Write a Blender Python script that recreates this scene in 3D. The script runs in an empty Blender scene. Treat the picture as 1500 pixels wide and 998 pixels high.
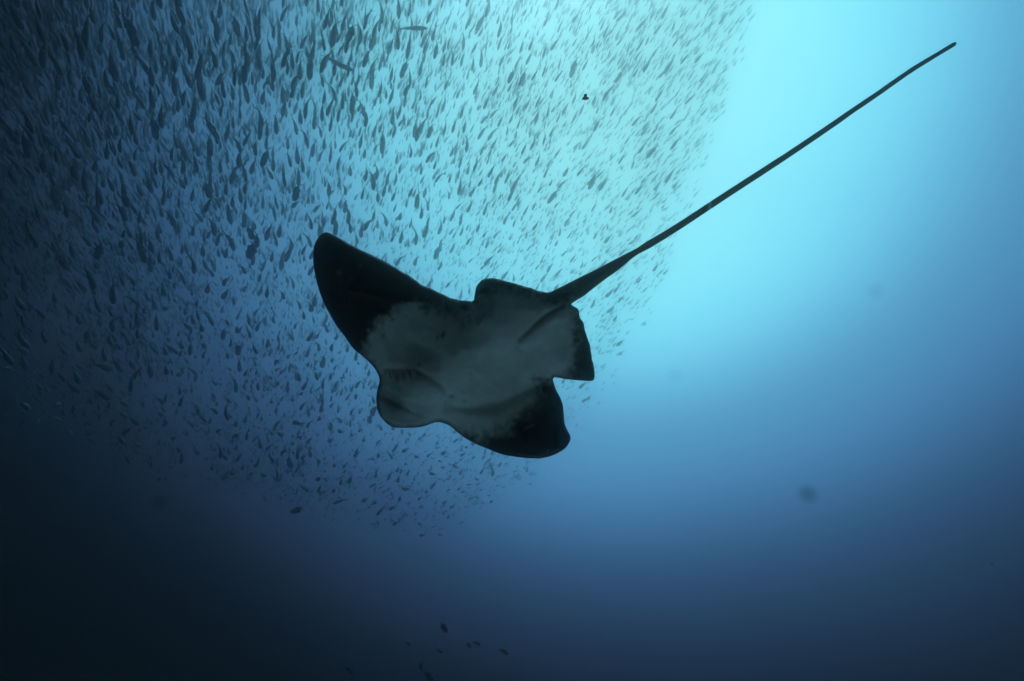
# Underwater view: an eagle ray gliding overhead in front of a dense school of fish.
import bpy, math, random
import numpy as np
from mathutils import Vector, Matrix
from mathutils.geometry import delaunay_2d_cdt

rng = np.random.default_rng(11)
random.seed(5)
scene = bpy.context.scene
C = scene.collection

# ------------------------------------------------------------------ camera
W0, H0, F = 1500.0, 998.0, 894.0            # photograph size, focal length in its pixels
PITCH = math.radians(30.0)
cam_d = bpy.data.cameras.new('camera')
cam = bpy.data.objects.new('camera', cam_d)
C.objects.link(cam)
cam_d.sensor_width = 36.0
cam_d.lens = 36.0 * F / W0
cam_d.clip_start = 0.01
cam_d.clip_end = 500.0
cam.location = (0, 0, 0)
cam.rotation_euler = (math.pi / 2 + PITCH, 0, 0)
scene.camera = cam
RC = np.array(Matrix.Rotation(math.pi / 2 + PITCH, 3, 'X'))


def ray_dirs(px, py):
    """unnormalised view directions (depth 1 along the optical axis) in world space"""
    px = np.asarray(px, float); py = np.asarray(py, float)
    v = np.stack([(px - W0 / 2) / F, -(py - H0 / 2) / F, -np.ones_like(px)], -1)
    return v @ RC.T


def unit(v):
    return v / np.linalg.norm(v, axis=-1, keepdims=True)


# ------------------------------------------------------------------ water light (world), sun, exposure
def lin(c):
    c = np.array(c, float) / 255.0
    return np.where(c <= 0.04045, c / 12.92, ((c + 0.055) / 1.055) ** 2.4)


GLOW = unit(ray_dirs(908, 132))             # direction of the surface glare
# daylight scattered by the water, by angle from the glare: (degrees, sRGB)
WATER = [(0, (189.3, 287.3, 279.5)),
         (6, (189.3, 287.3, 279.5)),
         (11, (187.0, 286.2, 279.5)),
         (17, (171.0, 283.3, 286.9)),
         (22.8, (147.6, 261.8, 276.5)),
         (28, (102.0, 177.0, 217.0)),
         (31.5, (95.3, 164.5, 205.1)),
         (35, (87.9, 154.4, 198.3)),
         (40, (57.7, 93.1, 138.6)),
         (44.5, (43.7, 64.5, 93.3)),
         (48.5, (32.0, 45.0, 69.0)),
         (52.5, (11.5, 13.8, 25.9)),
         (56, (3.4, 2.9, 5.3)),
         (62, (1.0, 1.0, 1.0)),
         (75, (1.0, 1.0, 1.0)),
         (180, (1.0, 1.0, 1.0))]
world = bpy.data.worlds.new('World')
scene.world = world
world.use_nodes = True
nt = world.node_tree
nt.nodes.clear()
n_out = nt.nodes.new('ShaderNodeOutputWorld')
n_bg = nt.nodes.new('ShaderNodeBackground')
n_tc = nt.nodes.new('ShaderNodeTexCoord')
n_nrm = nt.nodes.new('ShaderNodeVectorMath'); n_nrm.operation = 'NORMALIZE'
n_dot = nt.nodes.new('ShaderNodeVectorMath'); n_dot.operation = 'DOT_PRODUCT'
n_dot.inputs[1].default_value = tuple(GLOW)
n_acs = nt.nodes.new('ShaderNodeMath'); n_acs.operation = 'ARCCOSINE'; n_acs.use_clamp = False
n_div = nt.nodes.new('ShaderNodeMath'); n_div.operation = 'DIVIDE'; n_div.inputs[1].default_value = math.pi
n_noi = nt.nodes.new('ShaderNodeTexNoise')
n_noi.inputs['Scale'].default_value = 2.2; n_noi.inputs['Detail'].default_value = 3.0
n_nm = nt.nodes.new('ShaderNodeMath'); n_nm.operation = 'MULTIPLY_ADD'
n_nm.inputs[1].default_value = 0.016; n_nm.inputs[2].default_value = -0.008
n_add = nt.nodes.new('ShaderNodeMath'); n_add.operation = 'ADD'
n_rmp = nt.nodes.new('ShaderNodeValToRGB')
n_rmp.color_ramp.interpolation = 'B_SPLINE'
els = n_rmp.color_ramp.elements
while len(els) > 1:
    els.remove(els[-1])
for i, (a, c) in enumerate(WATER):
    e = els[0] if i == 0 else els.new(a / 180.0)
    e.position = a / 180.0
    e.color = tuple(lin(c) / 2.0) + (1.0,)      # background strength is 2
L = nt.links.new
L(n_tc.outputs['Generated'], n_nrm.inputs[0]); L(n_nrm.outputs[0], n_dot.inputs[0])
L(n_dot.outputs['Value'], n_acs.inputs[0]); L(n_acs.outputs[0], n_div.inputs[0])
L(n_nrm.outputs[0], n_noi.inputs['Vector']); L(n_noi.outputs[0], n_nm.inputs[0])
L(n_div.outputs[0], n_add.inputs[0]); L(n_nm.outputs[0], n_add.inputs[1])
L(n_add.outputs[0], n_rmp.inputs[0]); L(n_rmp.outputs[0], n_bg.inputs['Color'])
L(n_bg.outputs[0], n_out.inputs['Surface'])
n_bg.inputs['Strength'].default_value = 2.0

sun_d = bpy.data.lights.new('sun', 'SUN')
sun_d.energy = 0.8
sun_d.angle = math.radians(12)              # spread by the rippled surface far above
sun_d.color = (0.55, 0.9, 1.0)
sun = bpy.data.objects.new('sun', sun_d)
C.objects.link(sun)
SUN_DIR = unit(ray_dirs(800, -270))          # high overhead, just above the frame
sun.rotation_euler = Vector(tuple(-SUN_DIR)).to_track_quat('-Z', 'Y').to_euler()

scene.view_settings.view_transform = 'Standard'
scene.view_settings.look = 'None'
scene.view_settings.exposure = 0.0
scene.view_settings.gamma = 1.0
scene.view_settings.use_curve_mapping = False
scene.render.engine = 'CYCLES'
cy = scene.cycles
cy.use_denoising = True
cy.volume_bounces = 8
cy.max_bounces = 12
cy.sample_clamp_indirect = 4.0
cy.volume_step_rate = 1.0


# ------------------------------------------------------------------ helpers
def tag(o, label=None, cat=None, group=None, kind=None):
    if label: o['label'] = label
    if cat: o['category'] = cat
    if group: o['group'] = group
    if kind: o['kind'] = kind
    return o


def mesh_object(name, verts, faces, mats, midx=None, smooth=True):
    me = bpy.data.meshes.new(name)
    me.from_pydata([tuple(v) for v in verts], [], [tuple(int(i) for i in f) for f in faces])
    for m in mats:
        me.materials.append(m)
    if midx is not None:
        me.polygons.foreach_set('material_index', np.asarray(midx, dtype=np.int32))
    if smooth:
        me.polygons.foreach_set('use_smooth', np.ones(len(me.polygons), dtype=bool))
    me.update()
    o = bpy.data.objects.new(name, me)
    C.objects.link(o)
    return o


def principled(name):
    m = bpy.data.materials.new(name)
    m.use_nodes = True
    return m, m.node_tree, m.node_tree.nodes['Principled BSDF']


def noisy_material(name, c1, c2, scale, rough, metallic=0.0, spec=0.4, bump=0.0):
    m, t, b = principled(name)
    tc = t.nodes.new('ShaderNodeTexCoord')
    no = t.nodes.new('ShaderNodeTexNoise'); no.inputs['Scale'].default_value = scale
    no.inputs['Detail'].default_value = 4
    rp = t.nodes.new('ShaderNodeValToRGB')
    rp.color_ramp.elements[0].position = 0.35; rp.color_ramp.elements[0].color = c1 + (1,)
    rp.color_ramp.elements[1].position = 0.68; rp.color_ramp.elements[1].color = c2 + (1,)
    t.links.new(tc.outputs['Object'], no.inputs['Vector'])
    t.links.new(no.outputs[0], rp.inputs[0])
    t.links.new(rp.outputs[0], b.inputs['Base Color'])
    b.inputs['Roughness'].default_value = rough
    b.inputs['Metallic'].default_value = metallic
    b.inputs['Specular IOR Level'].default_value = spec
    if bump:
        bp = t.nodes.new('ShaderNodeBump'); bp.inputs['Strength'].default_value = bump
        bp.inputs['Distance'].default_value = 0.002
        t.links.new(no.outputs[0], bp.inputs['Height'])
        t.links.new(bp.outputs[0], b.inputs['Normal'])
    return m


# ------------------------------------------------------------------ unseen pale sand bed under the camera: throws daylight up on the bellies
def build_seabed():
    gx, gy = np.meshgrid(np.linspace(-24.8, 24.8, 95), np.linspace(-17.8, 28.8, 83))
    q = np.stack([gx.ravel() + 100, gy.ravel() + 100], -1)
    z = -4.6 + 0.9 * vnoise(q, 7.0, 201) + 0.35 * vnoise(q, 2.6, 202) + 0.1 * vnoise(q, 1.1, 203)
    vs = np.stack([gx.ravel(), gy.ravel(), z], -1)
    nx, ny = 95, 83
    fs = [(j * nx + i, j * nx + i + 1, (j + 1) * nx + i + 1, (j + 1) * nx + i) for j in range(ny - 1) for i in range(nx - 1)]
    m = noisy_material('sand', (0.66, 0.62, 0.57), (0.78, 0.74, 0.69), 1.5, 0.9, 0, 0.1, 0.4)
    t = m.node_tree; b = t.nodes['Principled BSDF']            # sand kept to a patch; dark surround added to limit light bounced onto the fish
    src = b.inputs['Base Color'].links[0].from_socket
    tc = t.nodes.new('ShaderNodeTexCoord'); no = t.nodes.new('ShaderNodeTexNoise'); no.inputs['Scale'].default_value = 0.6
    sub = t.nodes.new('ShaderNodeVectorMath'); sub.operation = 'SUBTRACT'; sub.inputs[1].default_value = (2.0, 0.0, -4.6)
    le = t.nodes.new('ShaderNodeVectorMath'); le.operation = 'LENGTH'
    ad = t.nodes.new('ShaderNodeMath'); ad.operation = 'MULTIPLY_ADD'; ad.inputs[1].default_value = 3.0
    mr = t.nodes.new('ShaderNodeMapRange'); mr.inputs['From Min'].default_value = 8.0; mr.inputs['From Max'].default_value = 9.6
    mx = t.nodes.new('ShaderNodeMix'); mx.data_type = 'RGBA'; mx.inputs[7].default_value = (0.05, 0.05, 0.035, 1)
    t.links.new(tc.outputs['Object'], sub.inputs[0]); t.links.new(sub.outputs[0], le.inputs[0])
    t.links.new(tc.outputs['Object'], no.inputs['Vector']); t.links.new(no.outputs[0], ad.inputs[0])
    t.links.new(le.outputs['Value'], ad.inputs[2]); t.links.new(ad.outputs[0], mr.inputs['Value'])
    t.links.new(mr.outputs[0], mx.inputs[0]); t.links.new(src, mx.inputs[6]); t.links.new(mx.outputs[2], b.inputs['Base Color'])
    return tag(mesh_object('seabed', vs, fs, [m]), kind='structure')


# ------------------------------------------------------------------ the eagle ray: one continuous body
def catmull(pts, step=3.0):
    P = np.array(pts, float); n = len(P); out = []
    for i in range(n):
        p0, p1, p2, p3 = P[i - 1], P[i], P[(i + 1) % n], P[(i + 2) % n]
        k = max(1, int(np.linalg.norm(p2 - p1) / step))
        for j in range(k):
            t = j / k
            out.append(0.5 * ((2 * p1) + (-p0 + p2) * t + (2 * p0 - 5 * p1 + 4 * p2 - p3) * t * t
                              + (-p0 + 3 * p1 - 3 * p2 + p3) * t ** 3))
    return np.array(out)


TAIL_MID = [(950, 358.6, 4.9), (967, 348.5, 4.75), (984, 338, 4.6), (1010, 321.3, 4.5), (1065, 285, 4.3), (1116, 252, 4.1),
            (1167, 218.5, 3.8), (1220, 182.6, 3.6), (1245, 165, 3.4), (1283, 139.3, 3.2), (1305, 123.8, 3.1),
            (1332, 105, 3.0), (1350, 93.6, 2.9), (1373, 79.8, 2.7), (1392, 68.4, 2.7), (1399, 64.1, 2.3)]
tm = np.array(TAIL_MID)
tm[:, 2] *= 1.10
tan_ = unit(np.gradient(tm[:, :2], axis=0))
nor_ = np.stack([tan_[:, 1], -tan_[:, 0]], -1)      # towards the upper left
up_edge = tm[:, :2] + nor_ * tm[:, 2:3]
lo_edge = tm[:, :2] - nor_ * tm[:, 2:3]
OUT = [(477, 340.4), (486, 343), (499, 350), (521.5, 362.6), (547.5, 375), (570, 386), (595.7, 402), (618, 417),
       (640, 427.5), (662, 437), (681, 440), (693, 440.8), (696, 429), (698, 420), (705, 411), (716, 407.5),
       (733, 409), (755, 415.6), (773.6, 421), (800, 428.6), (814, 424), (831, 415.5), (848, 407), (865, 398.5),
       (882, 390), (899, 381), (916, 372.2), (933, 363.5)]
OUT += [tuple(p) for p in up_edge] + [(1401.5, 62.2)] + [tuple(p) for p in lo_edge[::-1]]
OUT += [(933, 373.8), (921, 382.8), (909, 393), (899, 400.7), (889, 407.5), (877, 416.8), (865, 426), (855, 434),
        (844.7, 440), (836.5, 446), (841, 449), (845.5, 451.7), (849, 457.7), (850, 466), (854.5, 474), (857, 484),
        (859.5, 492.6), (861.7, 500), (864.3, 508), (867.4, 524), (870.4, 540), (871, 552), (869.4, 557.0), (862, 558.3),
        (846, 557.3), (830, 555.7), (811, 553.5), (812.2, 563.8), (816, 575), (821, 582.6), (824, 593), (825, 603.6),
        (827, 620), (831, 630), (835.3, 638), (835.9, 643.5), (833, 650), (827, 657.8), (815, 665), (800, 670.2),
        (785, 671.7), (770, 671), (752, 669), (732.6, 664.8), (710, 656), (695, 649.5), (680, 641), (668, 631.5),
        (658.6, 624), (649, 620), (641, 618.7), (633, 620), (625, 623.5), (614, 626), (601, 627), (588, 627),
        (577, 626), (567, 621), (557.6, 610.7), (553, 600), (551, 586), (552, 576), (554.4, 565), (556, 557),
        (554, 549.5), (548, 539), (540, 530), (531, 522), (517, 510), (505, 493), (492, 476), (478.5, 452),
        (469, 430.7), (463, 409), (459, 387), (459, 370.5), (461.6, 356), (469, 345)]
outline = catmull(OUT, 3.0)
_w = np.random.default_rng(91).normal(0, 1, len(outline))
_w = np.convolve(np.concatenate([_w[-3:], _w, _w[:3]]), [0.1, 0.2, 0.4, 0.2, 0.1], 'same')[3:-3]
_n = np.roll(outline, -1, 0) - np.roll(outline, 1, 0)
_n = unit(np.stack([-_n[:, 1], _n[:, 0]], -1))
_trail = ((outline[:, 0] > 805) & (outline[:, 1] > 447)) | ((outline[:, 0] > 560) & (outline[:, 0] < 800) & (outline[:, 1] < 445))
outline = outline + _n * (_w * np.where(_trail & (outline[:, 0] < 880) & (outline[:, 1] < 530), 0.8, np.where((outline[:, 1] > 560) & (outline[:, 1] < 620) & (outline[:, 0] > 805), 0.6, 0.1)))[:, None]   # slightly ragged rear margins


def seg_dist(P, poly, closed=True):
    A = poly; B = np.roll(poly, -1, axis=0)
    if not closed:
        A = poly[:-1]; B = poly[1:]
    d = np.full(len(P), 1e9)
    for a, b in zip(A, B):
        ab = b - a; L2 = max(ab @ ab, 1e-9)
        t = np.clip(((P - a) @ ab) / L2, 0, 1)
        d = np.minimum(d, np.hypot(*(P - (a + t[:, None] * ab)).T))
    return d


def inside(P, poly):
    r = np.zeros(len(P), bool)
    x, y = P[:, 0], P[:, 1]
    A = poly; B = np.roll(poly, -1, axis=0)
    for (x1, y1), (x2, y2) in zip(A, B):
        if y1 == y2: continue
        c = ((y1 > y) != (y2 > y)) & (x < (x2 - x1) * (y - y1) / (y2 - y1) + x1)
        r ^= c
    return r


def sstep(a, b, x):
    t = np.clip((x - a) / (b - a), 0, 1)
    return t * t * (3 - 2 * t)


def vnoise(P, scale, seed):
    """smooth value noise on 2-D points"""
    r = np.random.default_rng(seed); G = r.random((256, 256))
    q = P / scale; i = np.floor(q).astype(int); f = q - i; f = f * f * (3 - 2 * f)
    a = G[i[:, 0] % 256, i[:, 1] % 256]; b = G[(i[:, 0] + 1) % 256, i[:, 1] % 256]
    c = G[i[:, 0] % 256, (i[:, 1] + 1) % 256]; d = G[(i[:, 0] + 1) % 256, (i[:, 1] + 1) % 256]
    return (a * (1 - f[:, 0]) + b * f[:, 0]) * (1 - f[:, 1]) + (c * (1 - f[:, 0]) + d * f[:, 0]) * f[:, 1] - 0.5


def build_ray():
    # interior sample points, staggered, finer in the tail
    sp = 2.3
    gx, gy = np.meshgrid(np.arange(455, 960, sp), np.arange(336, 676, sp))
    gx = gx + (np.arange(gy.shape[0]) % 2)[:, None] * sp / 2
    G = np.stack([gx.ravel(), gy.ravel()], -1)
    G = G[inside(G, outline)]
    G = G[seg_dist(G, outline) > 1.3]
    G = G + rng.normal(0, 0.12, G.shape)
    T = []
    for i in range(len(tm) - 1):
        k = int(np.linalg.norm(tm[i + 1, :2] - tm[i, :2]) / 3)
        for j in range(k):
            c = tm[i] + (tm[i + 1] - tm[i]) * j / k
            n = nor_[i]
            for s in (-0.72, -0.38, 0, 0.38, 0.72):
                T.append(c[:2] + n * s * c[2])
    T = np.array(T)
    T = T[(T[:, 0] > 962) | (T[:, 0] > 955)]
    T = T[inside(T, outline)]
    G = G[G[:, 0] < 955]
    pts = np.concatenate([outline, G, T])
    nO = len(outline)
    edges = [(i, (i + 1) % nO) for i in range(nO)]
    v2, e2, f2, ov, oe, of = delaunay_2d_cdt([Vector(p) for p in pts], edges, [], 1, 1e-5)
    P = np.array([(v.x, v.y) for v in v2]); Fc = [list(f) for f in f2]
    d = seg_dist(P, outline)
    x, y = P[:, 0], P[:, 1]
    # body frame: u across the wings, v along the body (towards the tail)
    ux, uy = 0.770, 0.640
    u = (x - 690) * ux + (y - 505) * uy
    vx, vy = 0.806, -0.592
    v = (x - 690) * vx + (y - 505) * vy
    # distance of the mid-surface: wings swept up away from the camera, tail trailing behind
    D = 1.45 + np.where(u < 0, 0.10 * (-u / 260.0) ** 2 - 0.05 * (-u / 260.0), -0.10 * (np.abs(u) / 190.0) ** 1.7 * sstep(60, -60, v))
    D = D + np.where(v > 0, -0.00025 * np.minimum(v, 160) - 0.00045 * np.clip(v - 160, 0, None), 0.0002 * v)
    # half thickness (metres)
    px_m = D / F
    tail = sstep(835, 880, x) * (y < 470)
    wtab_x = [800, 831, 848, 865, 882, 899, 916, 933] + list(tm[:, 0])
    wtab_w = [16, 15, 14, 11.7, 9.9, 8.2, 6.4, 5.3] + list(tm[:, 2])
    wloc = np.interp(x + (y - 340) * 0.0, wtab_x, wtab_w)
    t_tail = np.sqrt(np.clip(d * (2 * wloc - d), 0, None)) * px_m * 0.95
    blade = 0.010 * (1 - np.exp(-d / 5.0)) + 0.006 * (1 - np.exp(-d / 1.2))
    trunk = 0.046 * np.exp(-((u + 5) / 62.0) ** 2 - ((v + 20) / 120.0) ** 2) * sstep(0, 38, d)
    wing_root = 0.022 * np.exp(-((u) / 130.0) ** 2 - ((v + 20) / 90.0) ** 2) * sstep(0, 40, d)
    body = blade + trunk + wing_root
    t_up = body * (1 - tail) + t_tail * tail
    t_dn = t_up.copy()

    # relief of the underside (towards the camera)
    def line(pts, width):
        return np.exp(-(seg_dist(P, np.array(pts, float), False) / width) ** 2)

    def bump(cx, cy, rx, ry, ang):
        ca, sa = math.cos(ang), math.sin(ang)
        a = (x - cx) * ca + (y - cy) * sa; b = -(x - cx) * sa + (y - cy) * ca
        return np.exp(-(a / rx) ** 2 - (b / ry) ** 2)

    ax = math.atan2(-0.592, 0.806)
    ed = sstep(0, 14, d)
    rel = 0.026 * bump(712, 508, 85, 40, ax)                 # belly
    rel += 0.030 * bump(612, 572, 40, 40, 0)                 # throat / head
    rel += 0.020 * bump(583, 607, 30, 17, 0.35)              # lower snout lobe
    rel -= 0.010 * line([(556, 577), (578, 588), (606, 602), (636, 614)], 5.5)
    rel -= 0.006 * line([(566, 571), (590, 586), (618, 594)], 3.5)
    rel -= 0.006 * line([(566, 541), (600, 541), (630, 552), (650, 566), (659, 586)], 5)
    rel -= 0.016 * line([(655, 592), (690, 597), (730, 592), (770, 572), (800, 560)], 9)
    rel -= 0.010 * line([(752, 503), (775, 484), (800, 461), (830, 443)], 3.2) * sstep(748, 795, x)
    rel += 0.008 * line([(765, 507), (790, 486), (815, 466)], 8)
    # pelvic fins stand proud of the wing behind them
    pel = np.array([(692, 441), (690, 462), (684, 492), (730, 545), (775, 557), (812, 554), (880, 570), (880, 440),
                    (800, 420), (760, 400), (690, 400)], float)
    sd = seg_dist(P, pel) * np.where(inside(P, pel), 1, -1)
    rel += 0.010 * sstep(0, 34, d) * sstep(-3, 4, sd) * sstep(675, 700, x) * (1 - sstep(500, 470, y) * 0 ) * np.where(v > 20, sstep(20, 55, v), 0)
    rel += 0.0035 * line([(713, 458), (708, 468), (701, 478)], 2.2)
    gills = [((571, 545), (572, 553)), ((580, 545), (582, 554)), ((590, 544), (592, 553)), ((600, 545), (603, 553)),
             ((611, 544), (616, 549)), ((655, 581), (662, 582)), ((652, 589), (660, 588)), ((652, 594), (659, 593)),
             ((651, 599), (657, 598)), ((651, 604), (656, 603))]
    for g in gills:
        rel -= 0.0070 * line(g, 1.7)
        rel += 0.0045 * line([(g[0][0] - 3.5, g[0][1]), (g[1][0] - 3.5, g[1][1])], 2.2)
    rel -= 0.005 * line([(604, 505), (640, 520), (652, 552)], 13)      # hollow between wing muscle and trunk
    rel -= 0.003 * line([(640, 470), (672, 480), (690, 500)], 12)
    for k in range(9):                                                # faint rays of the wing
        a0 = np.array([600 - 6 * k, 500 - 3 * k]); rel += 0.0012 * line([(560 - 7 * k, 440 - 2 * k), (650 - 2 * k, 452 - 1.5 * k)], 3) * (k % 2)
    rel += 0.0016 * vnoise(P, 9, 3) + 0.0010 * vnoise(P, 4, 4)
    t_dn = t_dn + 1.35 * rel * ed * (1 - tail)
    t_dn = np.maximum(t_dn, 0.0012)
    edge = d < 1e-3
    t_dn[edge] = 0; t_up[edge] = 0
    # rounded keel of the tail root seen from below
    dirs = ray_dirs(x, y)
    bot = dirs * (D - t_dn)[:, None]
    top = dirs * (D + t_up)[:, None]
    n = len(P)
    idx_top = np.arange(n) + n
    remap = {}
    keep = np.where(~edge)[0]
    new = np.full(n, -1); new[edge] = np.where(edge)[0]
    new[keep] = n + np.arange(len(keep))
    verts = np.concatenate([bot, top[keep]])
    faces = []
    for f in Fc:
        p0, p1, p2 = bot[f[0]], bot[f[1]], bot[f[2]]
        nn = np.cross(p1 - p0, p2 - p0)
        g = f if nn @ p0 < 0 else f[::-1]
        faces.append(g)
        faces.append([int(new[i]) for i in g[::-1]])
    # origin at the body's centre
    base = dirs[np.argmin(u ** 2 + v ** 2)] * 1.45
    P3 = np.concatenate([P, P[keep]])

    # ---- colouring of the skin, with painted crease shade: 0 pale belly, 1 slate black
    def region(poly, soft, amp, seed):
        poly = np.array(poly, float)
        s = seg_dist(P, poly) * np.where(inside(P, poly), 1, -1)
        s = s + 0.7 * amp * vnoise(P, 13, seed) + amp * 0.9 * vnoise(P, 5.5, seed + 1) + amp * 0.5 * vnoise(P, 2.6, seed + 2)
        return sstep(-soft, soft, s)

    w1 = region([(545, 540), (536, 520), (543, 493), (551, 476), (567, 462), (589, 450), (608, 447), (632, 451), (656, 455),
                 (674, 460), (683, 472), (689, 462), (694, 440), (690, 420), (500, 310), (430, 330), (430, 500), (520, 540)], 14, 15, 21)
    w2 = region([(672, 637), (697, 639), (719, 636), (737, 630), (750, 617), (767, 603), (781, 588), (786, 572), (789, 556),
                 (815, 556), (850, 600), (850, 690), (700, 690)], 15, 14, 31)
    p2 = region([(846, 445), (843, 462), (842, 500), (843, 520), (837, 538), (827, 552), (815, 565), (900, 580), (900, 440)], 12, 10, 41)
    p1 = region([(694, 442), (700, 438), (712, 434), (730, 430), (760, 433), (790, 440), (815, 452), (838, 446), (860, 436), (840, 400), (690, 395)], 13, 9, 51)
    m = np.maximum.reduce([w1, w2, p2, p1, tail, sstep(810, 850, x) * (y < 449)])
    rim = sstep(7, 1, d + 3 * vnoise(P, 6, 61)) * 0.8          # dark margin all round
    m = np.maximum(m, rim)
    m = np.maximum(m, 0.45 * bump(588, 612, 42, 20, 0.2))      # dusky snout
    for cx, cy, rx, ry, an, k in [(649, 490, 3.2, 6, 0.5, 1.0), (641, 494, 1.8, 5, 0.3, .8), (688, 470, 3, 6, .2, .8), (614, 535, 2.4, 2.4, 0, .7),
                                  (661, 581, 4, 2, 0, .7), (680, 588, 3, 2, 0, .5), (781, 556, 2.5, 3, 0, .7),
                                  (561, 492, 3, 4, 0, .6), (575, 468, 3, 3, 0, .7), (625, 458, 4, 3, 0, .7)]:
        m = np.maximum(m, k * bump(cx, cy, rx, ry, an))
    for g in gills:
        m = np.maximum(m, 0.20 * line(g, 1.2))  # shade inside the gill slits, painted into the skin colour
    m = np.maximum(m, 0.6 * line([(760, 497), (800, 462), (830, 444)], 2.6) * sstep(755, 800, x))  # painted shade along the groove at the tail root
    col_n = np.concatenate([m, np.ones(len(keep))])            # the back is dark all over
    scars = np.zeros(n)
    for a in [((700, 478), (713, 456)),]:
        scars = np.maximum(scars, 0.5 * line(a, 1.3))
    for cx, cy, r_ in [(527, 390, 1.2), (539, 377, 1.0), (512, 437, 1.2), (547, 436, 1.1), (497, 400, 4), (800, 600, 1.3), (803, 660, 2)]:
        scars = np.maximum(scars, 0.35 * bump(cx, cy, r_, r_, 0))
    scars = np.maximum(scars, 0.45 * line([(768, 629), (781, 623)], 1.8))
    band = np.exp(-((x - 1040) / 2.2) ** 2) * (x > 1000)       # pale nick on the tail
    scars = np.maximum(scars, 0.9 * band)
    scar_n = np.concatenate([scars, np.zeros(len(keep))])

    mat, t, b = principled('ray_skin')
    at = t.nodes.new('ShaderNodeAttribute'); at.attribute_name = 'dark_skin_and_shade'
    a2 = t.nodes.new('ShaderNodeAttribute'); a2.attribute_name = 'pale_marks'
    tc = t.nodes.new('ShaderNodeTexCoord')
    no = t.nodes.new('ShaderNodeTexNoise'); no.inputs['Scale'].default_value = 26; no.inputs['Detail'].default_value = 6
    r1 = t.nodes.new('ShaderNodeValToRGB')
    r1.color_ramp.elements[0].position = .3; r1.color_ramp.elements[0].color = (0.68, 0.64, 0.61, 1)
    r1.color_ramp.elements[1].position = .72; r1.color_ramp.elements[1].color = (0.90, 0.86, 0.83, 1)
    mx = t.nodes.new('ShaderNodeMix'); mx.data_type = 'RGBA'
    mx.inputs[7].default_value = (0.055, 0.048, 0.042, 1)
    m2 = t.nodes.new('ShaderNodeMix'); m2.data_type = 'RGBA'; m2.inputs[7].default_value = (0.40, 0.45, 0.48, 1)
    t.links.new(tc.outputs['Object'], no.inputs['Vector'])
    t.links.new(no.outputs[0], r1.inputs[0]); t.links.new(r1.outputs[0], mx.inputs[6])
    t.links.new(at.outputs['Fac'], mx.inputs[0]); t.links.new(mx.outputs[2], m2.inputs[6])
    t.links.new(a2.outputs['Fac'], m2.inputs[0]); t.links.new(m2.outputs[2], b.inputs['Base Color'])
    n2 = t.nodes.new('ShaderNodeTexNoise'); n2.inputs['Scale'].default_value = 160; n2.inputs['Detail'].default_value = 4
    bp = t.nodes.new('ShaderNodeBump'); bp.inputs['Strength'].default_value = 0.35; bp.inputs['Distance'].default_value = 0.002
    t.links.new(tc.outputs['Object'], n2.inputs['Vector']); t.links.new(n2.outputs[0], bp.inputs['Height'])
    t.links.new(bp.outputs[0], b.inputs['Normal'])
    b.inputs['Roughness'].default_value = 0.55
    b.inputs['Specular IOR Level'].default_value = 0.12
    o = mesh_object('eagle_ray', verts - base, faces, [mat])
    o.location = tuple(base)
    for nm, arr in (('dark_skin_and_shade', col_n), ('pale_marks', scar_n)):
        at_ = o.data.attributes.new(nm, 'FLOAT', 'POINT')
        at_.data.foreach_set('value', arr.astype(np.float32))
    tag(o, 'eagle ray with pale belly, black wing tips and long whip tail gliding overhead', 'ray')
    return o


build_seabed()
build_ray()

# ------------------------------------------------------------------ fish
FISH_BODY = noisy_material('fish_body', (0.10, 0.15, 0.22), (0.18, 0.24, 0.32), 14, 0.45, 0.0, 0.25)
FISH_TAIL = noisy_material('fish_tail', (0.32, 0.33, 0.04), (0.50, 0.48, 0.08), 20, 0.5)


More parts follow.
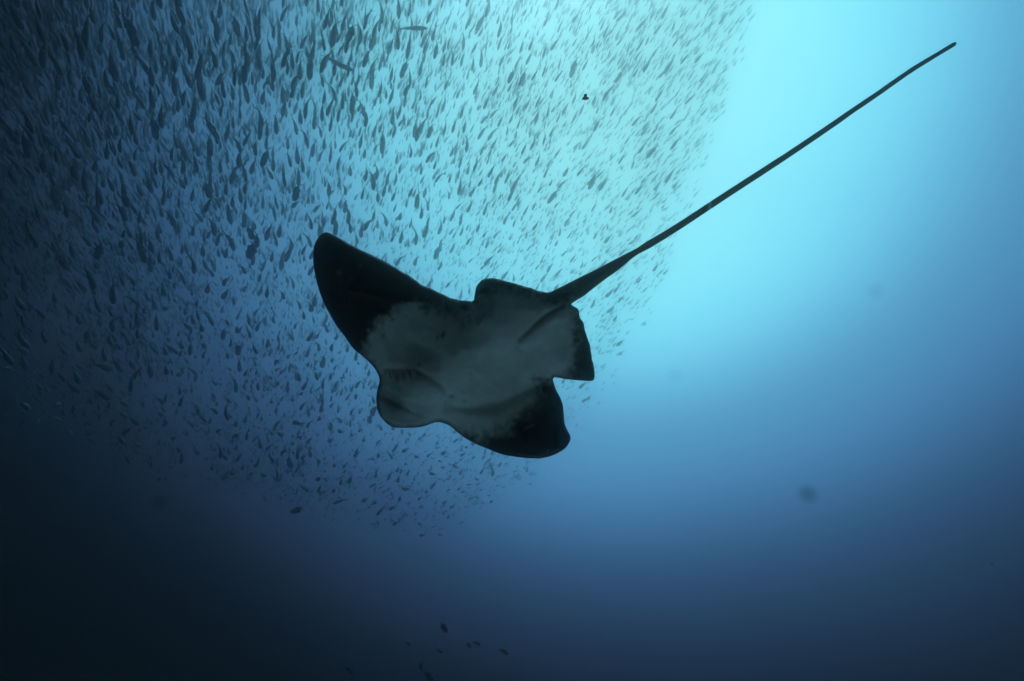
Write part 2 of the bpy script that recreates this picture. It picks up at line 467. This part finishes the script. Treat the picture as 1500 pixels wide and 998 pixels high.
def fish_mesh(nr, ns, bend, stout=1.0, fins=True, fork=1.0):
    """fish 1 unit long, head along +X, back along +Z; returns verts, faces, material index per face"""
    s = np.linspace(0, 1, nr) ** 0.9
    hh = 0.093 * stout * np.clip(np.sin(np.pi * s ** 0.62) ** 0.85, 0, 1) + 0.018 * s
    hh[0] = 0.010; hh[-1] = 0.020
    ww = hh * 0.68; ww[-1] = 0.011
    X = 0.5 - 0.80 * s
    V = []; Fa = []; M = []
    for i in range(nr):
        for j in range(ns):
            a = 2 * math.pi * j / ns
            V.append((X[i], ww[i] * math.sin(a), hh[i] * math.cos(a) - 0.012 * math.sin(math.pi * s[i])))
    for i in range(nr - 1):
        for j in range(ns):
            a = i * ns + j; b = i * ns + (j + 1) % ns
            Fa.append((a, a + ns, b + ns, b)); M.append(0)
    Fa.append(tuple(range(ns))); M.append(0)
    Fa.append(tuple(range(nr * ns - 1, (nr - 1) * ns - 1, -1))); M.append(0)

    def wedge(a, b, c, d_, th, mi):
        """a thin blade over the four corner points, thicker along its root a-b"""
        k = len(V)
        for p in (a, b):
            V.append((p[0], p[1] + th, p[2])); V.append((p[0], p[1] - th, p[2]))
        for p in (c, d_):
            V.append((p[0], p[1] + th * .3, p[2])); V.append((p[0], p[1] - th * .3, p[2]))
        for q in ((0, 2, 4, 6), (1, 7, 5, 3), (2, 3, 5, 4), (4, 5, 7, 6), (6, 7, 1, 0), (0, 1, 3, 2)):
            Fa.append(tuple(k + i for i in q)); M.append(mi)

    for sg in (1, -1):                       # forked tail fin
        wedge((-0.285, 0, 0), (-0.295, 0, sg * 0.018), (-0.50, 0, sg * 0.135 * fork), (-0.372, 0, sg * 0.026), 0.011, 1)
    if fins:
        wedge((0.20, 0, 0.075 * stout), (-0.17, 0, 0.045 * stout), (-0.20, 0, 0.070 * stout), (0.10, 0, 0.120 * stout), 0.005, 0)
        wedge((-0.02, 0, -0.082 * stout), (-0.17, 0, -0.05 * stout), (-0.20, 0, -0.07 * stout), (-0.07, 0, -0.115 * stout), 0.005, 0)
        for sg in (1, -1):
            k = len(V)
            for p in ((0.24, sg * 0.04, -0.02), (0.20, sg * 0.045, -0.035), (0.11, sg * 0.095, -0.06), (0.15, sg * 0.09, -0.05)):
                V.append(p); V.append((p[0], p[1], p[2] + 0.006))
            for q in ((0, 2, 4, 6), (1, 7, 5, 3), (2, 3, 5, 4), (4, 5, 7, 6), (6, 7, 1, 0), (0, 1, 3, 2)):
                Fa.append(tuple(k + i for i in q)); M.append(0)
    V = np.array(V)
    back = np.clip(0.15 - V[:, 0], 0, None)
    V[:, 1] += bend * back ** 2 * 2.2 - bend * np.clip(V[:, 0] - 0.15, 0, None) * 0.25
    return V, Fa, M


SWIM = unit(ray_dirs(400, 935))              # the school swims this way, away from the camera


def swim_frames(n, jit, roll):
    """rotation matrices: local X along the swimming direction with jitter, random roll"""
    d = unit(SWIM + rng.normal(0, 1, (n, 3)) * np.asarray(jit)[:, None])
    up = np.tile(np.array([0, 0, 1.0]), (n, 1))
    y = unit(np.cross(up, d)); z = np.cross(d, y)
    r = rng.normal(0, roll, n)
    c, s = np.cos(r)[:, None], np.sin(r)[:, None]
    y2 = y * c + z * s; z2 = -y * s + z * c
    return np.stack([d, y2, z2], -1)         # columns


# outline of the school as seen in the photograph, carried on beyond the frame's top and left
SCHOOL = np.array([(1190, -260), (1112, 0), (1078, 110), (1044, 215), (1010, 330), (974, 420), (932, 505), (890, 575), (845, 640),
                   (790, 705), (720, 752), (650, 790), (560, 790), (470, 765), (380, 735), (290, 720), (190, 690), (90, 640),
                   (-60, 590), (-220, 520), (-220, -260)], float)


def near_face(px, py):
    """distance of the school's near face: closest overhead, curving away to the right and below"""
    return (5.0 + 3.4 * sstep(430, 1000, px) + 0.9 * sstep(330, 740, py) + 0.3 * sstep(260, -150, px)
            + 0.9 * sstep(560, 800, px) * sstep(260, 20, py))


def scatter(n, lo, hi, power, soft, follow, away):
    out = []
    tot = 0
    while tot < n:
        k = n * 3
        p = np.stack([rng.uniform(-220, 1180, k), rng.uniform(-260, 800, k)], -1)
        sd = seg_dist(p, SCHOOL) * np.where(inside(p, SCHOOL), 1, -1)
        dens = sstep(-6, soft, sd)
        if follow == 1.0:                                      # the near fish gather along the middle and the underside
            mid = sstep(90, 260, p[:, 0]) * sstep(900, 600, p[:, 0]) * sstep(-20, 90, p[:, 1]) * sstep(420, 330, p[:, 1])
            low = sstep(400, 520, p[:, 1]) * sstep(860, 700, p[:, 0]) * (0.55 + 0.45 * sstep(120, 420, p[:, 0]))
            dens *= 0.33 + 0.67 * np.maximum(mid, low)
        dens *= 0.62 + 0.38 * sstep(650, 120, p[:, 0])
        dens *= 1.0 - 0.9 * sstep(260, -20, p[:, 0]) * sstep(330, 560, p[:, 1])   # ragged lower left flank
        clump = 0.70 + (0.25 + 0.25 * sstep(800, 350, p[:, 0])) * (vnoise(p, 85, 77) + 0.6 * vnoise(p, 33, 78))
        dens *= np.clip(clump, 0.12, 1)
        p = p[rng.random(k) < dens]
        out.append(p); tot += len(p)
    p = np.concatenate(out)[:n]
    dist = 1.5 * (follow * near_face(p[:, 0], p[:, 1]) + away * (1 - 0.45 * sstep(280, 0, p[:, 0])) + lo + (hi - lo) * rng.random(n) ** power)
    return p, unit(ray_dirs(p[:, 0], p[:, 1])) * dist[:, None], dist


layers = [(3600, 0.0, 1.9, 1.0, 95, 1.0, 0.0), (2400, 1.8, 5.0, 0.8, 45, 1.0, 0.0), (27000, 3.5, 9.0, 0.7, 26, 0.5, 4.4)]
allp, allc, alld = [], [], []
for a in layers:
    p, c, dist = scatter(*a)
    if not allp:                             # the near fish keep their distance from one another
        ok, cells = [], {}
        for i, q in enumerate(unit(c) * 100.0):
            k = tuple(np.floor(q / 1.35).astype(int))
            near = [j for dx in (-1, 0, 1) for dy in (-1, 0, 1) for dz in (-1, 0, 1) for j in cells.get((k[0] + dx, k[1] + dy, k[2] + dz), ())]
            if len(ok) < 1500 and all(np.sum((q - r) ** 2) > 1.35 ** 2 for r in near):
                cells.setdefault(k, []).append(q); ok.append(i)
        p, c, dist = p[ok], c[ok], dist[ok]
    allp.append(p); allc.append(c); alld.append(dist)
P2 = np.concatenate(allp); PC = np.concatenate(allc); DD = np.concatenate(alld)
N = len(P2)
jit = 0.085 + 0.045 * sstep(650, 250, P2[:, 0]) + 0.09 * sstep(450, 750, P2[:, 1])
RM = swim_frames(N, jit, 0.55)
SZ = 0.305 * np.clip(np.exp(rng.normal(0.0, 0.16, N)), 0.6, 1.6)
SZ[:len(allp[0])] *= 1.14
# apparent size on the photograph
sinang = np.linalg.norm(np.cross(RM[:, :, 0], unit(PC)), axis=1)
app = SZ * F / DD * (0.3 + sinang)
infr = (P2[:, 0] > 8) & (P2[:, 0] < 1492) & (P2[:, 1] > 8) & ~inside(P2, outline)
order = np.argsort(-np.where(infr, app, 0))
single = order[:300]
rest = np.setdiff1d(np.arange(N), single)

variants = [fish_mesh(12, 8, b, st) for b, st in ((-0.24, 1.0), (-0.1, 1.12), (0.0, 1.0), (0.12, 0.92), (0.28, 1.05))]
vmesh = []
for V, Fa, M in variants:
    o = mesh_object('schooling_fish', V, Fa, [FISH_BODY, FISH_TAIL], M)
    vmesh.append(o)
used = [False] * len(vmesh)
for k, i in enumerate(single):
    q = k % len(vmesh)
    if not used[q]:
        o = vmesh[q]; used[q] = True
    else:
        o = vmesh[q].copy(); C.objects.link(o)
    m4 = np.eye(4); m4[:3, :3] = RM[i] * SZ[i]; m4[:3, 3] = PC[i]
    o.matrix_world = Matrix(m4.tolist())
    tag(o, 'large blue grey fish with yellowish forked tail, in front of the dense school', 'fish',
        'larger fish along the near side of the school')

low = [fish_mesh(7, 6, b, st, fins=False) for b, st in ((-0.2, 1.0), (-0.07, 1.1), (0.0, 1.0), (0.1, 0.95), (0.22, 1.05))]


tiny = [fish_mesh(5, 5, b, st, fins=False) for b, st in ((-0.15, 1.0), (0.0, 1.05), (0.15, 1.0))]


def bulk(name, ids):
    vs, fl, lt, mi = [], [], [], []
    off = 0
    near_ids = ids[DD[ids] < 16.5]; far_ids = ids[DD[ids] >= 16.5]
    for q, (V, Fa, M) in list(enumerate(low)) + list(enumerate(tiny)):
        pool, k = (near_ids, len(low)) if len(V) == len(low[0][0]) else (far_ids, len(tiny))
        sel = pool[np.arange(len(pool)) % k == q]
        W = np.einsum('nij,vj->nvi', RM[sel] * SZ[sel][:, None, None], V) + PC[sel][:, None, :]
        vs.append(W.reshape(-1, 3))
        flat = np.concatenate([np.array(f) for f in Fa]); ln = np.array([len(f) for f in Fa])
        n = len(sel)
        fl.append((flat[None, :] + (off + np.arange(n) * len(V))[:, None]).ravel())
        lt.append(np.tile(ln, n)); mi.append(np.tile(np.array(M), n))
        off += n * len(V)
    vs = np.concatenate(vs); fl = np.concatenate(fl); lt = np.concatenate(lt); mi = np.concatenate(mi)
    me = bpy.data.meshes.new(name)
    me.vertices.add(len(vs)); me.vertices.foreach_set('co', vs.ravel())
    me.loops.add(len(fl)); me.loops.foreach_set('vertex_index', fl.astype(np.int32))
    me.polygons.add(len(lt))
    me.polygons.foreach_set('loop_start', np.concatenate([[0], np.cumsum(lt)[:-1]]).astype(np.int32))
    me.polygons.foreach_set('material_index', mi.astype(np.int32))
    me.polygons.foreach_set('use_smooth', np.ones(len(lt), bool))
    me.materials.append(FISH_BODY); me.materials.append(FISH_TAIL)
    me.update(calc_edges=True); me.validate()
    o = bpy.data.objects.new(name, me); C.objects.link(o)
    return o


school = bulk('fish_school', rest)
tag(school, 'dense school of thousands of small fish filling the blue water', 'fish school', kind='stuff')


# fish that stand apart from the school
def place_fish(name, px, py, dist, length, img_dir, depth_part, V, Fa, M, mats, label, cat='fish', group=None, roll=0.0):
    c = unit(ray_dirs(px, py)) * dist
    fw = RC @ np.array([img_dir[0], -img_dir[1], 0.0]); fw = fw / np.linalg.norm(fw)
    d = unit(fw + depth_part * unit(c))
    y = unit(np.cross(np.array([0, 0, 1.0]), d)); z = np.cross(d, y)
    y2 = y * math.cos(roll) + z * math.sin(roll); z2 = -y * math.sin(roll) + z * math.cos(roll)
    m4 = np.eye(4); m4[:3, :3] = np.stack([d, y2, z2], -1) * length; m4[:3, 3] = c
    o = mesh_object(name, V, Fa, mats, M)
    o.matrix_world = Matrix(m4.tolist())
    tag(o, label, cat, group)
    return o


V, Fa, M = fish_mesh(14, 8, 0.08, 0.85, True, 0.8)
place_fish('slender_fish', 603, 41, 9.2, 0.43, (1, 0.03), 0.15, V, Fa, M, [FISH_BODY, FISH_BODY],
           'slender fish swimming level across the school, crosswise to the others')
V, Fa, M = fish_mesh(14, 8, -0.15, 0.85, True, 0.8)
place_fish('slender_fish', 494, 93, 8.8, 0.44, (1, 0.42), 0.2, V, Fa, M, [FISH_BODY, FISH_BODY],
           'slender olive fish slanting down across the school, crosswise to the others')
DEEP = noisy_material('deep_fish_body', (0.03, 0.035, 0.04), (0.07, 0.075, 0.07), 12, 0.5)
DEEP_LABELS = ['stocky dark fish hovering above the small group in deep water',
               'dark fish swimming close beside another in the deep group', 'dark fish swimming close beside another in the deep group',
               'slim dark fish leading the small group in deep water', 'tiny dark fish in the small group in deep water',
               'tiny dark fish in the small group in deep water', 'dark fish overlapping another at the bottom of the deep group',
               'dark fish overlapping another at the bottom of the deep group', 'lone dark fish well away from the group in deep water']
for k, (px, py, ln, dx, dy, dp, st) in enumerate([
        (649, 918, 0.15, 0.75, 1.0, 0.7, 1.35), (686, 944, 0.115, 0.6, 1.0, 0.9, 1.2), (697, 941, 0.125, 1.0, 0.8, 0.7, 1.2),
        (737, 954, 0.13, 1.0, 0.6, 0.6, 1.1), (643, 954, 0.10, 1.0, 0.3, 1.0, 1.2), (598, 943, 0.09, 0.9, 0.8, 1.0, 1.1),
        (615, 974, 0.14, 0.5, 1.0, 0.5, 1.2), (627, 990, 0.16, 0.8, 1.0, 0.4, 1.2), (510, 981, 0.13, 1.0, 0.8, 0.6, 1.2)]):
    V, Fa, M = fish_mesh(12, 8, rng.normal(0, 0.4), st)
    place_fish('dark_fish', px, py, 8.0 + 0.18 * k, 1.6 * ln, (dx, dy), dp, V, Fa, M, [DEEP, DEEP],
               DEEP_LABELS[k], 'fish', 'dark fish in the deep below the school',
               rng.normal(0.6, 0.3))

# ------------------------------------------------------------------ drifting scraps, added blur spots and specks
SCRAP = noisy_material('scrap', (0.02, 0.03, 0.025), (0.06, 0.08, 0.05), 300, 0.8)


def scrap(px, py, dist, r):
    vs, fs = [], []
    n = 22
    for k in range(n):
        a = 2 * math.pi * k / n
        rad = r * (0.55 + 0.45 * abs(math.cos(1.5 * a + 0.5)) ** 1.5 + 0.12 * rng.normal())
        for z, sc in ((-0.10, 0.8), (0.05, 1.0), (0.16, 0.6)):
            vs.append((rad * sc * math.cos(a), z * r * 2 + 0.1 * r * math.sin(3 * a), rad * sc * math.sin(a)))
    for k in range(n):
        q = (k + 1) % n
        for j in (0, 1):
            fs.append((k * 3 + j, q * 3 + j, q * 3 + j + 1, k * 3 + j + 1))
    fs.append(tuple(k * 3 for k in range(n))[::-1]); fs.append(tuple(k * 3 + 2 for k in range(n)))
    o = mesh_object('drifting_scrap', vs, fs, [SCRAP], smooth=False)
    o.location = tuple(unit(ray_dirs(px, py)) * dist)
    o.rotation_euler = (PITCH, 0, 0.2)
    return o


tag(scrap(858, 143, 1.5, 0.0085), 'tiny ragged dark scrap drifting in front of the fish school', 'debris')


def blur_spot(px, py, dist, r, dens, label):  # made-up ball of murk standing in for a blurred sensor speck
    vs, fs = [], []
    nu, nv = 20, 12
    for i in range(nv + 1):
        th = math.pi * i / nv
        for j in range(nu):
            ph = 2 * math.pi * j / nu
            w = 1 + 0.10 * math.sin(3 * ph + i) * math.sin(th) + 0.06 * math.cos(2 * ph - 1)
            vs.append((r * w * math.sin(th) * math.cos(ph), r * w * math.sin(th) * math.sin(ph), r * math.cos(th)))
    for i in range(nv):
        for j in range(nu):
            q = (j + 1) % nu
            fs.append((i * nu + j, (i + 1) * nu + j, (i + 1) * nu + q, i * nu + q))
    m = bpy.data.materials.new('blur_spot_murk'); m.use_nodes = True
    t = m.node_tree; t.nodes.clear()
    o_ = t.nodes.new('ShaderNodeOutputMaterial'); pv = t.nodes.new('ShaderNodeVolumePrincipled')
    pv.inputs['Color'].default_value = (0.06, 0.08, 0.10, 1)
    tc = t.nodes.new('ShaderNodeTexCoord')
    le = t.nodes.new('ShaderNodeVectorMath'); le.operation = 'LENGTH'
    mr = t.nodes.new('ShaderNodeMapRange'); mr.interpolation_type = 'SMOOTHSTEP'
    mr.inputs['From Min'].default_value = r * 0.95; mr.inputs['From Max'].default_value = 0.0
    mr.inputs['To Min'].default_value = 0.0; mr.inputs['To Max'].default_value = dens / r
    t.links.new(tc.outputs['Object'], le.inputs[0]); t.links.new(le.outputs['Value'], mr.inputs['Value'])
    t.links.new(mr.outputs[0], pv.inputs['Density'])
    t.links.new(pv.outputs[0], o_.inputs['Volume'])
    o = mesh_object('added_blur_spot', vs, fs, [m])
    o.location = tuple(unit(ray_dirs(px, py)) * dist)
    return tag(o, label, 'plankton', 'made-up soft blur spots over open water')


blur_spot(1183, 724, 1.2, 0.025, 0.5, 'soft dark round made-up blur spot alone over open blue water')
blur_spot(1282, 426, 1.3, 0.024, 0.12, 'faint round made-up blur spot barely visible over pale blue water below the tail')
blur_spot(988, 549, 1.3, 0.025, 0.10, 'faint round made-up blur spot over pale blue water beside the tail fins of the ray')
blur_spot(231, 735, 1.3, 0.022, 0.35, 'faint dark made-up blur spot over the deep water under the left of the school')

SNOW = noisy_material('marine_snow', (0.55, 0.6, 0.6), (0.8, 0.82, 0.8), 40, 0.7)
octv = np.array([(1, 0, 0), (-1, 0, 0), (0, 1, 0), (0, -1, 0), (0, 0, 1), (0, 0, -1)], float)
octf = [(0, 2, 4), (2, 1, 4), (1, 3, 4), (3, 0, 4), (2, 0, 5), (1, 2, 5), (3, 1, 5), (0, 3, 5)]
vs, fs = [], []
spots = [(785, 572, 1.15, 0.0020), (627, 529, 1.2, 0.0011), (642, 531, 1.2, 0.0010), (667, 622, 1.2, 0.0016), (528, 390, 1.2, 0.0010),
         (539, 377, 1.2, 0.0009), (806, 458, 1.2, 0.0010), (842, 526, 1.2, 0.0013), (1001, 714, 1.2, 0.001), (1453, 826, 1.2, 0.003),
         (57, 437, 1.2, 0.0015), (52, 725, 1.2, 0.002), (46, 780, 1.2, 0.0012), (1212, 224, 1.3, 0.001)]
for k in range(150):
    spots.append((rng.uniform(-100, 1600), rng.uniform(-100, 1100), rng.uniform(0.9, 4.0), rng.uniform(0.0004, 0.0012)))
for px, py, dist, r in spots:
    c = unit(ray_dirs(px, py)) * dist
    k = len(vs)
    vs += [tuple(c + q * r * rng.uniform(0.6, 1.4)) for q in octv]
    fs += [tuple(k + i for i in f) for f in octf]
snow = mesh_object('marine_snow', vs, fs, [SNOW])
tag(snow, 'tiny pale specks of marine snow suspended in the water', 'specks', kind='stuff')

# ------------------------------------------------------------------ the water itself: an even, pale, forward scattering body of haze
lo = np.array([-25.0, -18.0, -6.5]); hi = np.array([25.0, 29.0, 27.5])
vs = [(x, y, z) for x in (lo[0], hi[0]) for y in (lo[1], hi[1]) for z in (lo[2], hi[2])]
fs = [(0, 1, 3, 2), (4, 6, 7, 5), (0, 4, 5, 1), (2, 3, 7, 6), (0, 2, 6, 4), (1, 5, 7, 3)]
hm = bpy.data.materials.new('water_haze'); hm.use_nodes = True
t = hm.node_tree; t.nodes.clear()
o_ = t.nodes.new('ShaderNodeOutputMaterial'); pv = t.nodes.new('ShaderNodeVolumePrincipled')
pv.inputs['Color'].default_value = (0.87, 0.90, 0.95, 1)
pv.inputs['Density'].default_value = 0.08
pv.inputs['Anisotropy'].default_value = 0.985
t.links.new(pv.outputs[0], o_.inputs['Volume'])
haze = mesh_object('haze', vs, fs, [hm], smooth=False)
tag(haze, 'clear blue sea water filling the whole view', 'water', kind='stuff')
print('fish', N, 'dist', DD.min(), DD.max(), 'extent', PC.min(0), PC.max(0))
